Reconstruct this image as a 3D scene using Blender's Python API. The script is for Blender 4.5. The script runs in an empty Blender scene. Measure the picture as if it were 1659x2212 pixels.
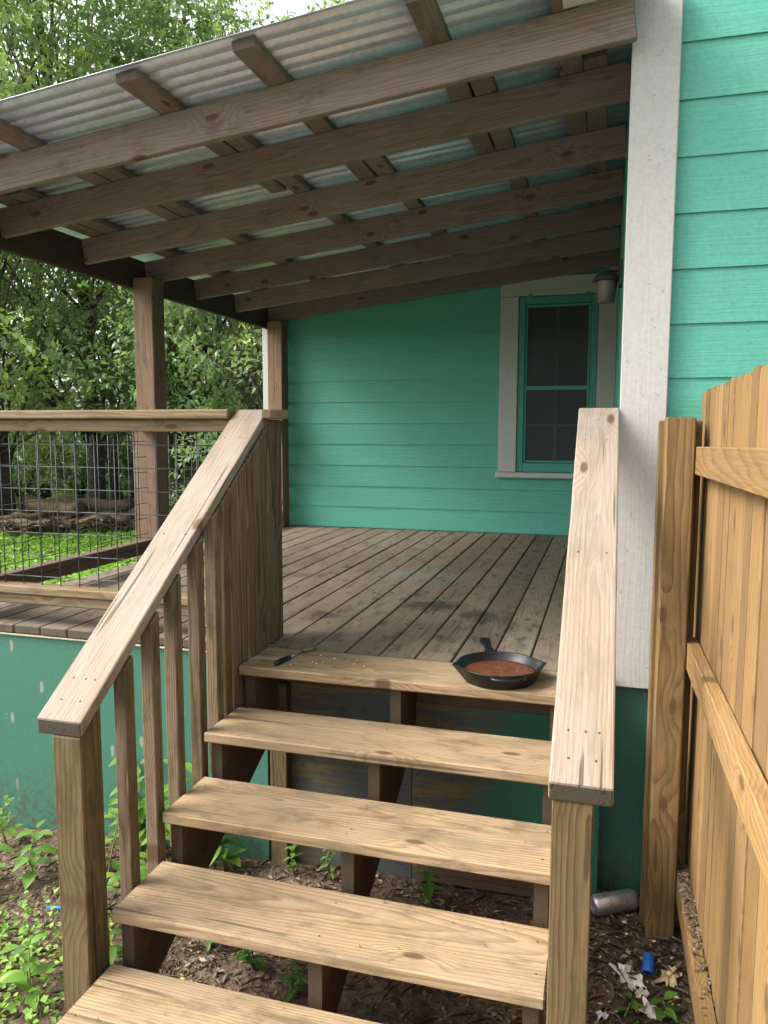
import bpy, bmesh, math, random
import numpy as np
from mathutils import Matrix, Vector
random.seed(7); rng = np.random.default_rng(11)
SC = bpy.context.scene
COL = SC.collection
R = math.radians

# ------------------------------------------------------------------ camera
cam = bpy.data.cameras.new('camera'); cam_o = bpy.data.objects.new('camera', cam); COL.objects.link(cam_o)
cam.sensor_fit = 'HORIZONTAL'; cam.sensor_width = 36.0; cam.lens = 36.0 * 1670.99 / 1659.0
cam.clip_start = 0.02; cam.clip_end = 800
r_, u_, f_ = Vector((0.96109, 0.27622, 0.00235)), Vector((-0.03146, 0.10101, 0.99439)), Vector((-0.27443, 0.95577, -0.10577))
cam_o.matrix_world = Matrix(((r_.x, u_.x, -f_.x, 1.3059), (r_.y, u_.y, -f_.y, -2.8370), (r_.z, u_.z, -f_.z, 0.8825), (0, 0, 0, 1)))
SC.camera = cam_o

# ------------------------------------------------------------------ light
SUN_FROM = Vector((-1.0, -0.36, 1.05)).normalized()
world = bpy.data.worlds.new('World'); SC.world = world; world.use_nodes = True
wn = world.node_tree; wn.nodes.clear()
sky = wn.nodes.new('ShaderNodeTexSky'); sky.sky_type = 'NISHITA'; sky.sun_disc = False
sky.sun_elevation = math.asin(SUN_FROM.z); sky.sun_rotation = math.atan2(SUN_FROM.x, SUN_FROM.y)
sky.dust_density = 4.0; sky.air_density = 1.0; sky.ozone_density = 1.0
hs = wn.nodes.new('ShaderNodeHueSaturation'); hs.inputs['Saturation'].default_value = 0.32
bg = wn.nodes.new('ShaderNodeBackground'); bg.inputs['Strength'].default_value = 0.15
wo = wn.nodes.new('ShaderNodeOutputWorld')
wn.links.new(sky.outputs[0], hs.inputs['Color']); wn.links.new(hs.outputs[0], bg.inputs['Color']); wn.links.new(bg.outputs[0], wo.inputs['Surface'])
sun = bpy.data.lights.new('sun', 'SUN'); sun.energy = 1.5; sun.angle = R(30); sun.color = (1.0, 0.95, 0.87)
sun_o = bpy.data.objects.new('sun', sun); COL.objects.link(sun_o)
sun_o.rotation_euler = SUN_FROM.to_track_quat('Z', 'Y').to_euler(); sun_o.location = (-6, -4, 8)
SC.view_settings.view_transform = 'Standard'; SC.view_settings.look = 'None'
SC.view_settings.exposure = 1.72; SC.view_settings.gamma = 1.0; SC.view_settings.use_curve_mapping = False
SC.cycles.use_denoising = True
SC.cycles.max_bounces = 7; SC.cycles.diffuse_bounces = 4; SC.cycles.glossy_bounces = 3
SC.cycles.transmission_bounces = 4; SC.cycles.transparent_max_bounces = 6
SC.cycles.sample_clamp_indirect = 8.0

# ------------------------------------------------------------------ object helpers
WM = {}
def link(o, parent=None, M=None):
    COL.objects.link(o)
    M = M if M is not None else Matrix.Identity(4)
    if parent is not None:
        o.parent = parent; o.matrix_parent_inverse = WM[parent.name].inverted()
    o.matrix_basis = M; WM[o.name] = M.copy()
    return o
def tag(o, label=None, cat=None, group=None, kind=None):
    for k, v in (('label', label), ('category', cat), ('group', group), ('kind', kind)):
        if v: o[k] = v
    return o
def thing(name, loc, label, cat, group=None):
    o = bpy.data.objects.new(name, None); o.empty_display_size = 0.1
    link(o, None, Matrix.Translation(loc)); return tag(o, label, cat, group)
def mesh_obj(name, verts, faces, mat, parent=None, M=None, smooth=False):
    me = bpy.data.meshes.new(name); me.from_pydata([tuple(v) for v in verts], [], faces); me.update()
    if smooth:
        for p in me.polygons: p.use_smooth = True
    if mat: me.materials.append(mat)
    return link(bpy.data.objects.new(name, me), parent, M)
def bm_obj(name, bm, mat, parent=None, M=None, smooth=False):
    me = bpy.data.meshes.new(name); bmesh.ops.recalc_face_normals(bm, faces=bm.faces); bm.to_mesh(me); bm.free()
    if smooth:
        for p in me.polygons: p.use_smooth = True
    if mat: me.materials.append(mat)
    return link(bpy.data.objects.new(name, me), parent, M)
def np_mesh(name, V, F, mat, parent=None, M=None, tint=None, kind=None):
    """V (n,3), F (m,3) numpy arrays; tint per vertex"""
    me = bpy.data.meshes.new(name); me.vertices.add(len(V)); me.loops.add(F.size); me.polygons.add(len(F))
    me.vertices.foreach_set('co', np.ascontiguousarray(V, np.float32).ravel())
    me.loops.foreach_set('vertex_index', np.ascontiguousarray(F, np.int32).ravel())
    me.polygons.foreach_set('loop_start', np.arange(0, F.size, F.shape[1], dtype=np.int32))
    if tint is not None:
        a = me.attributes.new('tint', 'FLOAT', 'POINT'); a.data.foreach_set('value', np.ascontiguousarray(tint, np.float32))
    me.update(calc_edges=True); me.validate()
    if mat: me.materials.append(mat)
    o = link(bpy.data.objects.new(name, me), parent, M)
    if kind: o['kind'] = kind
    return o

BOXES = {}
def chamfer_mesh(L, W, T, mat, c=0.004):
    key = (round(L, 4), round(W, 4), round(T, 4), mat.name, round(c, 4))
    if key in BOXES: return BOXES[key]
    bm = bmesh.new(); bmesh.ops.create_cube(bm, size=1.0)
    bmesh.ops.scale(bm, vec=(L, W, T), verts=bm.verts)
    if c > 0:
        bmesh.ops.bevel(bm, geom=list(bm.edges), offset=min(c, T * .3, W * .3, L * .3), segments=1, affect='EDGES')
    me = bpy.data.meshes.new('board'); bm.to_mesh(me); bm.free(); me.materials.append(mat)
    BOXES[key] = me; return me
AX = {'X': Matrix.Identity(3), 'Y': Matrix(((0, -1, 0), (1, 0, 0), (0, 0, 1))), 'Z': Matrix(((0, 0, 1), (0, 1, 0), (-1, 0, 0)))}
def board(name, parent, x, y, z, mat, along, c=0.004, jit=0.0, flip=False):
    """axis aligned board, grain along one axis; x,y,z are (min,max)"""
    d = {'X': x[1]-x[0], 'Y': y[1]-y[0], 'Z': z[1]-z[0]}
    ctr = Vector(((x[0]+x[1])/2, (y[0]+y[1])/2, (z[0]+z[1])/2))
    if along == 'X': L, W, T = d['X'], d['Y'], d['Z']
    elif along == 'Y': L, W, T = d['Y'], d['X'], d['Z']
    else: L, W, T = d['Z'], d['Y'], d['X']
    B = AX[along].copy()
    if flip:   # put the wide face on local Z where it pays for the grain
        B = B @ Matrix(((1, 0, 0), (0, 0, -1), (0, 1, 0))); W, T = T, W
    M = Matrix.Translation(ctr) @ B.to_4x4()
    if jit:
        M = M @ Matrix.Rotation(random.uniform(-jit, jit), 4, 'Z') @ Matrix.Rotation(random.uniform(-jit, jit), 4, 'Y') @ Matrix.Rotation(random.uniform(-jit, jit)*2, 4, 'X')
    return link(bpy.data.objects.new(name, chamfer_mesh(L, W, T, mat, c)), parent, M)
def prism(name, parent, poly, a0, a1, axis, mat, grain=None):
    """extrude a 2D polygon along an axis: axis X -> poly (y,z); Y -> (x,z); Z -> (x,y). grain = local frame 3x3"""
    n = len(poly); P = []
    for a in (a0, a1):
        for p, q in poly: P.append(Vector({'X': (a, p, q), 'Y': (p, a, q), 'Z': (p, q, a)}[axis]))
    F = [list(range(n))[::-1], list(range(n, 2*n))] + [[i, (i+1) % n, n+(i+1) % n, n+i] for i in range(n)]
    ctr = sum(P, Vector())/len(P); B = (grain or Matrix.Identity(3)).to_4x4(); M = Matrix.Translation(ctr) @ B; I = M.inverted()
    bm = bmesh.new(); vs = [bm.verts.new(I @ v) for v in P]
    for f in F: bm.faces.new([vs[i] for i in f])
    return bm_obj(name, bm, mat, parent, M)
def tube(pts, rad, n=7):
    """tapered tube through points -> V,F(tris)"""
    pts = [np.array(p, float) for p in pts]; V = []; F = []
    for i, p in enumerate(pts):
        t = pts[min(i+1, len(pts)-1)] - pts[max(i-1, 0)]; t /= (np.linalg.norm(t) + 1e-9)
        a = np.cross(t, (0.3, 0.9, 0.31)); a /= (np.linalg.norm(a)+1e-9); b = np.cross(t, a)
        r = rad[i] if hasattr(rad, '__len__') else rad
        for k in range(n):
            w = 2*math.pi*k/n; V.append(p + r*(math.cos(w)*a + math.sin(w)*b))
    for i in range(len(pts)-1):
        for k in range(n):
            A = i*n+k; Bq = i*n+(k+1) % n; F += [(A, Bq, Bq+n), (A, Bq+n, A+n)]
    e = len(V); V += [pts[0], pts[-1]]; m = (len(pts)-1)*n
    for k in range(n): F += [(e, (k+1) % n, k), (e+1, m+k, m+(k+1) % n)]
    return np.array(V), np.array(F)
def join(parts):
    V = []; F = []; o = 0
    for v, f in parts: V.append(v); F.append(f+o); o += len(v)
    return np.concatenate(V), np.concatenate(F)
def lathe(name, prof, mat, parent=None, M=None, n=32, close=False):
    V = []; F = []
    for r, z in prof:
        for k in range(n): V.append((r*math.cos(2*math.pi*k/n), r*math.sin(2*math.pi*k/n), z))
    for i in range(len(prof)-1):
        for k in range(n): F.append((i*n+k, i*n+(k+1) % n, (i+1)*n+(k+1) % n, (i+1)*n+k))
    return mesh_obj(name, V, F, mat, parent, M, True)

# ------------------------------------------------------------------ materials
class NT:
    def __init__(s, name):
        s.m = bpy.data.materials.new(name); s.m.use_nodes = True; s.t = s.m.node_tree; s.t.nodes.clear()
        s.out = s.t.nodes.new('ShaderNodeOutputMaterial')
    def put(s, inp, v):
        if isinstance(v, bpy.types.NodeSocket): s.t.links.new(v, inp)
        elif v is not None:
            try: inp.default_value = v
            except Exception: inp.default_value = (*v, 1.0)
    def n(s, typ, ins=None, out=0, **kw):
        nd = s.t.nodes.new('ShaderNode'+typ)
        for k, v in kw.items(): setattr(nd, k, v)
        for k, v in (ins or {}).items(): s.put(nd.inputs[k], v)
        return nd.outputs[out]
    def math(s, op, a, b=None, c=None):
        d = {0: a}
        if b is not None: d[1] = b
        if c is not None: d[2] = c
        return s.n('Math', d, operation=op)
    def vmath(s, op, a, b=None):
        d = {0: a}
        if b is not None: d[1] = b
        return s.n('VectorMath', d, operation=op)
    def mix(s, f, a, b, mode='MIX'):
        nd = s.t.nodes.new('ShaderNodeMix'); nd.data_type = 'RGBA'; nd.blend_type = mode
        s.put(nd.inputs[0], f); s.put(nd.inputs[6], a); s.put(nd.inputs[7], b); return nd.outputs[2]
    def ramp(s, v, a, b, lo=0.0, hi=1.0, smooth=True):
        return s.n('MapRange', {0: v, 1: a, 2: b, 3: lo, 4: hi}, interpolation_type='SMOOTHSTEP' if smooth else 'LINEAR')
    def noise(s, vec, scale, detail=2.0, rough=.5, out=0):
        return s.n('TexNoise', {'Vector': vec, 'Scale': scale, 'Detail': detail, 'Roughness': rough}, out)
    def bump(s, h, strength, dist):
        return s.n('Bump', {'Height': h, 'Strength': strength, 'Distance': dist})
    def bsdf(s, col, rough=.7, normal=None, metal=0.0, spec=.35, **kw):
        d = {'Base Color': col, 'Roughness': rough, 'Metallic': metal, 'Specular IOR Level': spec}
        if normal is not None: d['Normal'] = normal
        d.update(kw)
        o = s.n('BsdfPrincipled', d); s.t.links.new(o, s.out.inputs['Surface']); return s.m
def simple(name, col, rough=.6, metal=0.0, spec=.4, var=.12, scale=30, bumps=.0):
    t = NT(name); tc = t.n('TexCoord', out=3)
    nz = t.noise(tc, scale, 4); c = t.mix(1.0, (*col, 1), t.ramp(nz, .25, .75, 1-var, 1+var), 'MULTIPLY')
    nrm = t.bump(nz, .5, bumps) if bumps else None
    return t.bsdf(c, rough, nrm, metal, spec)

def wood(name, early, late, ring=150, weather=(.3, .28, .25), wamt=.4, stain=.35, algae=0.0, crack=.5, contrast=.8, knots=.6, bright=.25, rough=.8, dirt=(.05, .035, .02), K=.66, end=.55, tilt=.11, marks=False):
    early, late, weather = [tuple(c*K for c in v) for v in (early, late, weather)]
    t = NT(name); ob = t.n('TexCoord', out=3); rnd = t.n('ObjectInfo', out=5)
    rc = t.n('TexWhiteNoise', {'W': t.math('MULTIPLY', rnd, 97.3)}, 1, noise_dimensions='1D')
    off = t.vmath('MULTIPLY', t.vmath('SUBTRACT', rc, (0.0, .5, .25)), (40.0, .11, -.13))
    P = t.vmath('ADD', ob, off)
    lowv = t.vmath('MULTIPLY', P, (1.0, 6.0, 6.0))
    wob = t.vmath('MULTIPLY', t.vmath('SUBTRACT', t.noise(lowv, 1.0, 2.0, out=1), (.5, .5, .5)), (0.0, .05, .05))
    Q = t.vmath('ADD', P, wob)
    sx = t.n('SeparateXYZ', {0: Q}); nd = sx.node; qy, qz = nd.outputs[1], nd.outputs[2]
    ox = t.n('SeparateXYZ', {0: ob}); ry = t.n('SeparateXYZ', {0: rc}).node.outputs[1]
    qz = t.math('ADD', qz, t.math('MULTIPLY', ox, t.math('MULTIPLY', t.math('SUBTRACT', ry, .5), tilt)))
    # knots
    kv = t.vmath('MULTIPLY', P, (2.9, 7.0, 1.0))
    vo = t.t.nodes.new('ShaderNodeTexVoronoi'); vo.voronoi_dimensions = '2D'; t.put(vo.inputs['Vector'], kv); vo.inputs['Scale'].default_value = 1.0
    d = vo.outputs['Distance']; kc = t.n('SeparateColor', {0: vo.outputs['Color']})
    gate = t.math('GREATER_THAN', kc, knots + .12)
    kn = t.math('MULTIPLY', t.ramp(d, .115, .055), gate)
    kb = t.math('MULTIPLY', t.ramp(d, .42, .05), gate)
    rad = t.math('SQRT', t.math('ADD', t.math('MULTIPLY', qy, qy), t.math('MULTIPLY', qz, qz)))
    rad = t.math('ADD', rad, t.math('MULTIPLY', kb, .028))
    wgl = t.noise(t.vmath('MULTIPLY', P, (6.0, 30.0, 30.0)), 1.0, 1.0)
    ph = t.math('FRACT', t.math('ADD', t.math('MULTIPLY', rad, ring), t.math('MULTIPLY', wgl, .9)))
    prof = t.math('MULTIPLY', t.math('POWER', ph, 2.2), t.ramp(ph, 1.0, .88))
    fib = t.noise(t.vmath('MULTIPLY', P, (7.0, 260.0, 260.0)), 1.0, 2.0, .6)
    col = t.mix(t.math('MULTIPLY', prof, contrast*1.15), (*early, 1), (*late, 1))
    # weathering
    big = t.noise(t.vmath('MULTIPLY', P, (2.2, 9.0, 9.0)), 1.0, 3.0, .6)
    col = t.mix(t.math('MULTIPLY', t.ramp(big, .3, .7), wamt), col, (*weather, 1))
    if algae:
        al = t.noise(t.vmath('MULTIPLY', P, (3.1, 11.0, 11.0)), 1.3, 4.0, .65)
        col = t.mix(t.math('MULTIPLY', t.ramp(al, .46, .68), algae), col, (.062, .058, .020, 1))
    st = t.noise(t.vmath('MULTIPLY', P, (4.0, 9.0, 9.0)), 1.6, 4.0, .7)
    col = t.mix(t.math('MULTIPLY', t.ramp(st, .50, .72), stain), col, (*dirt, 1))
    col = t.mix(1.0, col, t.ramp(fib, .2, .8, .76, 1.2, False), 'MULTIPLY')
    col = t.mix(t.math('MULTIPLY', kn, .85), col, (.085, .045, .022, 1))
    ck = t.noise(t.vmath('MULTIPLY', P, (1.5, 52.0, 52.0)), 1.0, 1.0, .5)
    ckm = t.ramp(ck, .69, .73)
    col = t.mix(t.math('MULTIPLY', ckm, crack), col, (.03, .02, .012, 1))
    col = t.mix(1.0, col, t.math('ADD', 1-bright/2, t.math('MULTIPLY', rnd, bright)), 'MULTIPLY')
    if marks:   # old paint scuffs and grease spots on the planks, where they lie
        geo = t.n('NewGeometry', out=0); nz = t.noise(t.vmath('MULTIPLY', geo, (16.0, 9.0, 1.0)), 1.0, 4.0, .7)
        for (mx, my, rx, ry_, cc, am) in marks:
            dv = t.n('VectorMath', {0: t.vmath('MULTIPLY', t.vmath('SUBTRACT', geo, (mx, my, 0.0)), (1/rx, 1/ry_, 0.0))}, 1, operation='LENGTH')
            mk = t.math('MULTIPLY', t.ramp(t.math('ADD', dv, t.math('MULTIPLY', t.math('SUBTRACT', nz, .5), 2.6)), 1.15, .45), am)
            col = t.mix(mk, col, (*cc, 1))
    nx = t.math('ABSOLUTE', t.n('SeparateXYZ', {0: t.n('TexCoord', out=1)}))
    col = t.mix(t.math('MULTIPLY', t.ramp(nx, .55, .78), end), col, (.026, .023, .014, 1))
    h = t.math('SUBTRACT', t.math('MULTIPLY', fib, .6), t.math('MULTIPLY', ckm, 1.5*crack))
    return t.bsdf(col, rough, t.bump(h, .55, .0022), 0.0, .25)

MARKS = [(.17, 1.70, .20, .16, (.17, .215, .19), .5), (.43, 1.72, .13, .08, (.16, .20, .18), .45), (.50, .92, .17, .12, (.02, .018, .014), .75), (.74, .76, .12, .12, (.022, .02, .016), .65), (.03, .58, .10, .08, (.02, .018, .015), .6), (-.5, 1.5, .16, .12, (.04, .033, .024), .5)]
M = {}
M['tread'] = wood('tread_pine', (.52, .37, .21), (.25, .155, .08), 95, (.44, .345, .24), .38, .45, .38, .6, .9, .50, .14)
M['rail'] = wood('handrail_pine', (.47, .37, .28), (.25, .17, .115), 100, (.42, .365, .315), .6, .18, .2, .7, .65, .66, .1, end=.9)
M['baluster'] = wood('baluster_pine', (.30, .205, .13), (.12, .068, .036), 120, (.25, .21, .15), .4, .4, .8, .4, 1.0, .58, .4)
M['newel'] = wood('newel_pine', (.205, .148, .070), (.085, .052, .022), 70, (.24, .19, .11), .3, .3, .85, .9, 1.0, .50, .15)  # partly real algae; base and algae also darkened to mimic weakly lit front faces
M['plank'] = wood('screen_plank_pine', (.265, .18, .11), (.06, .034, .02), 48, (.25, .20, .14), .2, .25, .3, .6, 1.0, .55, .35, tilt=.2)
M['deck'] = wood('deck_pine', (.305, .232, .165), (.165, .118, .078), 110, (.275, .235, .185), .55, .75, .3, .5, .9, .66, .35, dirt=(.03, .026, .02), marks=MARKS)
M['rafter'] = wood('rafter_pine', (.34, .26, .225), (.19, .14, .12), 120, (.31, .275, .265), .5, .4, .0, .3, .85, .6, .35)
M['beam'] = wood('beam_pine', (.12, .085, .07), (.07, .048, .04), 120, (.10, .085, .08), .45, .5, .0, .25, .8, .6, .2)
M['post'] = wood('post_pine', (.31, .20, .13), (.16, .09, .052), 100, (.25, .19, .14), .35, .35, .0, .4, .95, .58, .2)
M['siderail'] = wood('railing_pine', (.40, .285, .16), (.20, .12, .062), 110, (.30, .25, .18), .5, .3, .3, .5, .95, .62, .2)
M['darkrail'] = wood('old_railing_pine', (.20, .135, .10), (.12, .075, .055), 120, (.18, .14, .12), .5, .4, .1, .4, .8, .62, .2)
M['fence'] = wood('cedar_picket', (.385, .232, .085), (.215, .112, .034), 100, (.30, .205, .115), .4, .25, .0, .3, .95, .5, .55)
M['fencepost'] = wood('fence_post_pine', (.33, .21, .088), (.155, .085, .03), 60, (.27, .19, .09), .25, .25, .35, .5, 1.0, .42, .12)
M['stringer'] = wood('stringer_pine', (.20, .13, .08), (.10, .06, .034), 110, (.13, .10, .07), .4, .5, .1, .3, .8, .6, .2)
M['log'] = wood('rotting_log', (.30, .21, .13), (.14, .09, .055), 90, (.2, .16, .12), .6, .6, .1, .6, .8, .7, .5)

def paint(name, col, grain=1.0, dirt=.25, axis='X', rough=.55, peel=0.0, dirtcol=(.07, .09, .06), splash=False):
    t = NT(name); ob = t.n('TexCoord', out=3); rnd = t.n('ObjectInfo', out=5)
    P = t.vmath('ADD', ob, t.n('CombineXYZ', {0: t.math('MULTIPLY', rnd, 31.0), 1: t.math('MULTIPLY', rnd, 7.0), 2: t.math('MULTIPLY', rnd, 17.0)}))
    sc = (3.0, 30.0, 95.0) if axis == 'X' else (95.0, 30.0, 3.0)
    w = t.vmath('ADD', P, t.vmath('MULTIPLY', t.noise(t.vmath('MULTIPLY', P, (5.0, 5.0, 5.0)), 1.0, 2.0, out=1), (.02, .02, .02)))
    g = t.noise(t.vmath('MULTIPLY', w, sc), 1.0, 3.0, .55)
    ph = t.math('PINGPONG', t.math('MULTIPLY', g, 5.0), 1.0)
    big = t.noise(P, 3.5, 5.0, .65); fine = t.noise(P, 70.0, 3.0)
    c = t.mix(t.math('MULTIPLY', t.ramp(big, .5, .8), dirt), (*col, 1), (*dirtcol, 1))
    c = t.mix(1.0, c, t.ramp(fine, .25, .75, .93, 1.06), 'MULTIPLY')
    sp = t.ramp(t.noise(P, 52.0, 1.0), .725, .76)
    c = t.mix(t.math('MULTIPLY', sp, .35), c, (.12, .1, .07, 1))
    c = t.mix(1.0, c, t.math('ADD', .95, t.math('MULTIPLY', rnd, .10)), 'MULTIPLY')
    if peel:
        pl = t.ramp(t.noise(t.vmath('MULTIPLY', P, (9.0, 9.0, 4.0)), 1.5, 5.0, .7), .66, .68)
        c = t.mix(t.math('MULTIPLY', pl, peel), c, (.38, .34, .27, 1))
    if splash:
        vo = t.t.nodes.new('ShaderNodeTexVoronoi'); vo.voronoi_dimensions = '2D'; pn = t.n('SeparateXYZ', {0: P}).node; t.put(vo.inputs['Vector'], t.n('CombineXYZ', {0: t.math('MULTIPLY', pn.outputs[0], 6.0), 1: t.math('MULTIPLY', pn.outputs[2], 2.2)})); vo.inputs['Scale'].default_value = 1.0
        kc = t.n('SeparateColor', {0: vo.outputs['Color']})
        dr = t.math('MULTIPLY', t.ramp(t.math('ADD', vo.outputs['Distance'], t.math('MULTIPLY', t.noise(P, 40.0, 2.0), .05)), .095, .07), t.math('GREATER_THAN', kc, .72))
        c = t.mix(t.math('MULTIPLY', dr, .55), c, (.36, .33, .25, 1))
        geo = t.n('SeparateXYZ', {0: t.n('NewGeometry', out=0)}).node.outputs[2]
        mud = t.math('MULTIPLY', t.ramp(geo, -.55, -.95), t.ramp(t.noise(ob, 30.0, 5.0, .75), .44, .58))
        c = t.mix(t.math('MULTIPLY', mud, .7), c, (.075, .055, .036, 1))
    return t.bsdf(c, rough, t.bump(t.math('ADD', t.math('MULTIPLY', ph, grain), t.math('MULTIPLY', fine, .25)), .5, .0016), 0.0, .4)
M['green'] = paint('turquoise_siding_paint', (.086, .350, .262), .8, .12, 'X')
M['greentrim'] = paint('turquoise_sash_paint', (.055, .27, .215), .2, .1, 'Z')
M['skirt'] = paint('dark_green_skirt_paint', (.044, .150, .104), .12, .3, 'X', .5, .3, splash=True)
M['white'] = paint('off_white_trim_paint', (.425, .415, .385), .5, .08, 'Z', .55, 0.0, (.30, .275, .22))
M['cream'] = simple('plywood_edge', (.42, .37, .26), .8)

def metal_mat():
    t = NT('galvanised_steel'); ob = t.n('TexCoord', out=3)
    vo = t.t.nodes.new('ShaderNodeTexVoronoi'); t.put(vo.inputs['Vector'], ob); vo.inputs['Scale'].default_value = 55
    sp = t.n('SeparateColor', {0: vo.outputs['Color']}); big = t.noise(ob, 3.0, 5.0, .6)
    c = t.mix(t.ramp(big, .35, .75), (.66, .71, .83, 1), (.53, .58, .70, 1))
    c = t.mix(1.0, c, t.ramp(sp, 0, 1, .9, 1.06, False), 'MULTIPLY')
    st = t.ramp(t.noise(t.vmath('MULTIPLY', ob, (1.2, 14.0, 1.0)), 1.0, 4.0, .7), .6, .8)
    c = t.mix(t.math('MULTIPLY', st, .35), c, (.22, .18, .13, 1))
    return t.bsdf(c, t.ramp(sp, 0, 1, .34, .44, False), None, .48, .5)
M['metal'] = metal_mat()
M['flash'] = simple('flashing_white', (.62, .64, .68), .45, 0, .4, .1, 12)
M['wire'] = simple('galvanised_wire', (.075, .085, .085), .55, .2)
M['iron'] = simple('cast_iron', (.006, .0065, .0075), .42, 0.0, .35, .3, 60, .0006)
M['plastic_black'] = simple('black_plastic', (.010, .010, .011), .4)
M['steel'] = simple('brushed_steel', (.42, .42, .43), .35, .9)
M['screw'] = simple('screw_head', (.10, .095, .09), .5, .5)
M['darkmetal'] = simple('dark_bronze', (.035, .03, .028), .5, .3)
M['blue'] = simple('blue_plastic', (.025, .13, .52), .4)
M['paper'] = simple('paper_scrap', (.72, .66, .60), .9, 0, .2, .25, 25, .002)
M['husk'] = simple('tan_husk', (.60, .47, .27), .85, 0, .2, .3, 40, .002)
M['foodlump'] = simple('dried_food', (.17, .115, .07), .8, 0, .3, .4, 60, .002)
M['crumb'] = simple('food_crumb', (.75, .66, .36), .8)
M['interior'] = simple('dark_room', (.16, .16, .165), .9)

def glass_mat():
    t = NT('window_glass'); ob = t.n('TexCoord', out=3)
    w = t.noise(ob, 3.0, 2.0)
    g = t.n('BsdfGlass', {'Color': (.55, .6, .62, 1), 'Roughness': .03, 'IOR': 1.45, 'Normal': t.bump(w, .05, .01)})
    t.t.links.new(g, t.out.inputs['Surface']); return t.m
M['glass'] = glass_mat()
def screen_mat():
    t = NT('insect_screen'); ob = t.n('TexCoord', out=3)
    nz = t.noise(ob, 9.0, 4.0)
    d = t.n('BsdfDiffuse', {'Color': t.mix(nz, (.075, .078, .088, 1), (.11, .11, .11, 1))})
    tr = t.n('BsdfTransparent', {})
    mx = t.n('MixShader', {0: .5, 1: tr, 2: d}); t.t.links.new(mx, t.out.inputs['Surface']); return t.m
M['screen'] = screen_mat()
M['blind'] = simple('window_blind', (.45, .43, .38), .7)
M['muntin'] = simple('grey_muntin', (.30, .31, .33), .6)
def frosted():
    t = NT('frosted_lamp_glass'); ob = t.n('TexCoord', out=3)
    c = t.mix(t.ramp(t.noise(ob, 14.0, 4.0, .7), .4, .75), (.105, .098, .072, 1), (.06, .05, .034, 1))
    return t.bsdf(c, .45, None, 0, .5)
M['lampglass'] = frosted()
def sauce():
    t = NT('brown_sauce'); ob = t.n('TexCoord', out=3)
    n1 = t.noise(ob, 40.0, 5.0, .65); n2 = t.noise(ob, 90.0, 2.0)
    c = t.mix(t.ramp(n1, .3, .7), (.075, .024, .011, 1), (.135, .052, .026, 1))
    c = t.mix(t.ramp(n2, .72, .76), c, (.55, .42, .28, 1))
    return t.bsdf(c, .32, t.bump(n1, .6, .004), 0, .5)
M['sauce'] = sauce()
def can_mat():
    t = NT('printed_can'); ob = t.n('TexCoord', out=3); s = t.n('SeparateXYZ', {0: ob}).node
    ang = t.math('ARCTAN2', s.outputs[1], s.outputs[0]); z = s.outputs[2]
    v = t.n('CombineXYZ', {0: t.math('MULTIPLY', ang, 4.0), 1: t.math('MULTIPLY', z, 90.0)})
    lines = t.math('GREATER_THAN', t.math('FRACT', t.math('MULTIPLY', z, 190.0)), .45)
    words = t.ramp(t.noise(v, 3.0, 2.0), .5, .54)
    zone = t.math('MULTIPLY', t.math('GREATER_THAN', z, .035), t.math('LESS_THAN', z, .125))
    blk = t.ramp(t.noise(t.vmath('MULTIPLY', v, (.16, .06, 1.0)), 1.0, 1.0), .46, .52)
    pr = t.math('MULTIPLY', t.math('MULTIPLY', lines, words), t.math('MULTIPLY', zone, blk))
    c = t.mix(t.math('MULTIPLY', pr, .8), (.52, .52, .53, 1), (.05, .05, .055, 1))
    dirt = t.ramp(t.noise(ob, 30.0, 5.0, .7), .52, .72)
    c = t.mix(t.math('MULTIPLY', dirt, .5), c, (.10, .07, .045, 1))
    return t.bsdf(c, .34, None, .8, .5)
M['can'] = can_mat()
def panel_mat():
    t = NT('stained_grey_panel'); ob = t.n('TexCoord', out=3)
    geo = t.n('NewGeometry', out=0); wx = t.n('SeparateXYZ', {0: geo})
    st = t.noise(t.vmath('MULTIPLY', ob, (2.0, 4.0, 26.0)), 1.0, 4.0, .7)
    bl = t.noise(t.vmath('MULTIPLY', ob, (16.0, 7.0, 24.0)), 1.5, 5.0, .75)
    c = t.mix(t.ramp(st, .47, .62), (.078, .083, .078, 1), (.15, .118, .045, 1))
    c = t.mix(t.math('MULTIPLY', t.ramp(bl, .54, .66), .6), c, (.035, .04, .04, 1))
    edge = t.math('ADD', wx, t.math('MULTIPLY', t.math('SUBTRACT', t.noise(ob, 5.0, 4.0), .5), .5))
    c = t.mix(t.ramp(edge, .78, 1.05), c, (.03, .13, .085, 1))
    return t.bsdf(c, .7, t.bump(bl, .2, .002), 0, .3)
M['panel'] = panel_mat()
def soil():
    t = NT('leafy_soil'); g = t.n('NewGeometry', out=0)
    a = t.noise(g, 22.0, 6.0, .7); b = t.noise(g, 2.2, 4.0, .6); v = t.n('SeparateColor', {0: t.n('TexVoronoi', {'Vector': g, 'Scale': 60.0}, 1)})
    c = t.mix(t.ramp(a, .3, .7), (.055, .038, .026, 1), (.17, .125, .085, 1))
    c = t.mix(.35, c, t.mix(1.0, v, (.22, .16, .11, 1), 'MULTIPLY'))
    far = t.n('SeparateXYZ', {0: g}); dist = t.n('VectorMath', {0: g}, 1, operation='LENGTH')
    gm = t.math('MULTIPLY', t.ramp(dist, 5.0, 8.5), t.ramp(b, .3, .5))
    c = t.mix(gm, c, t.mix(t.ramp(a, .3, .7), (.045, .085, .018, 1), (.10, .17, .035, 1)))
    return t.bsdf(c, .95, t.bump(a, .8, .03), 0, .15)
M['soil'] = soil()
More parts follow.
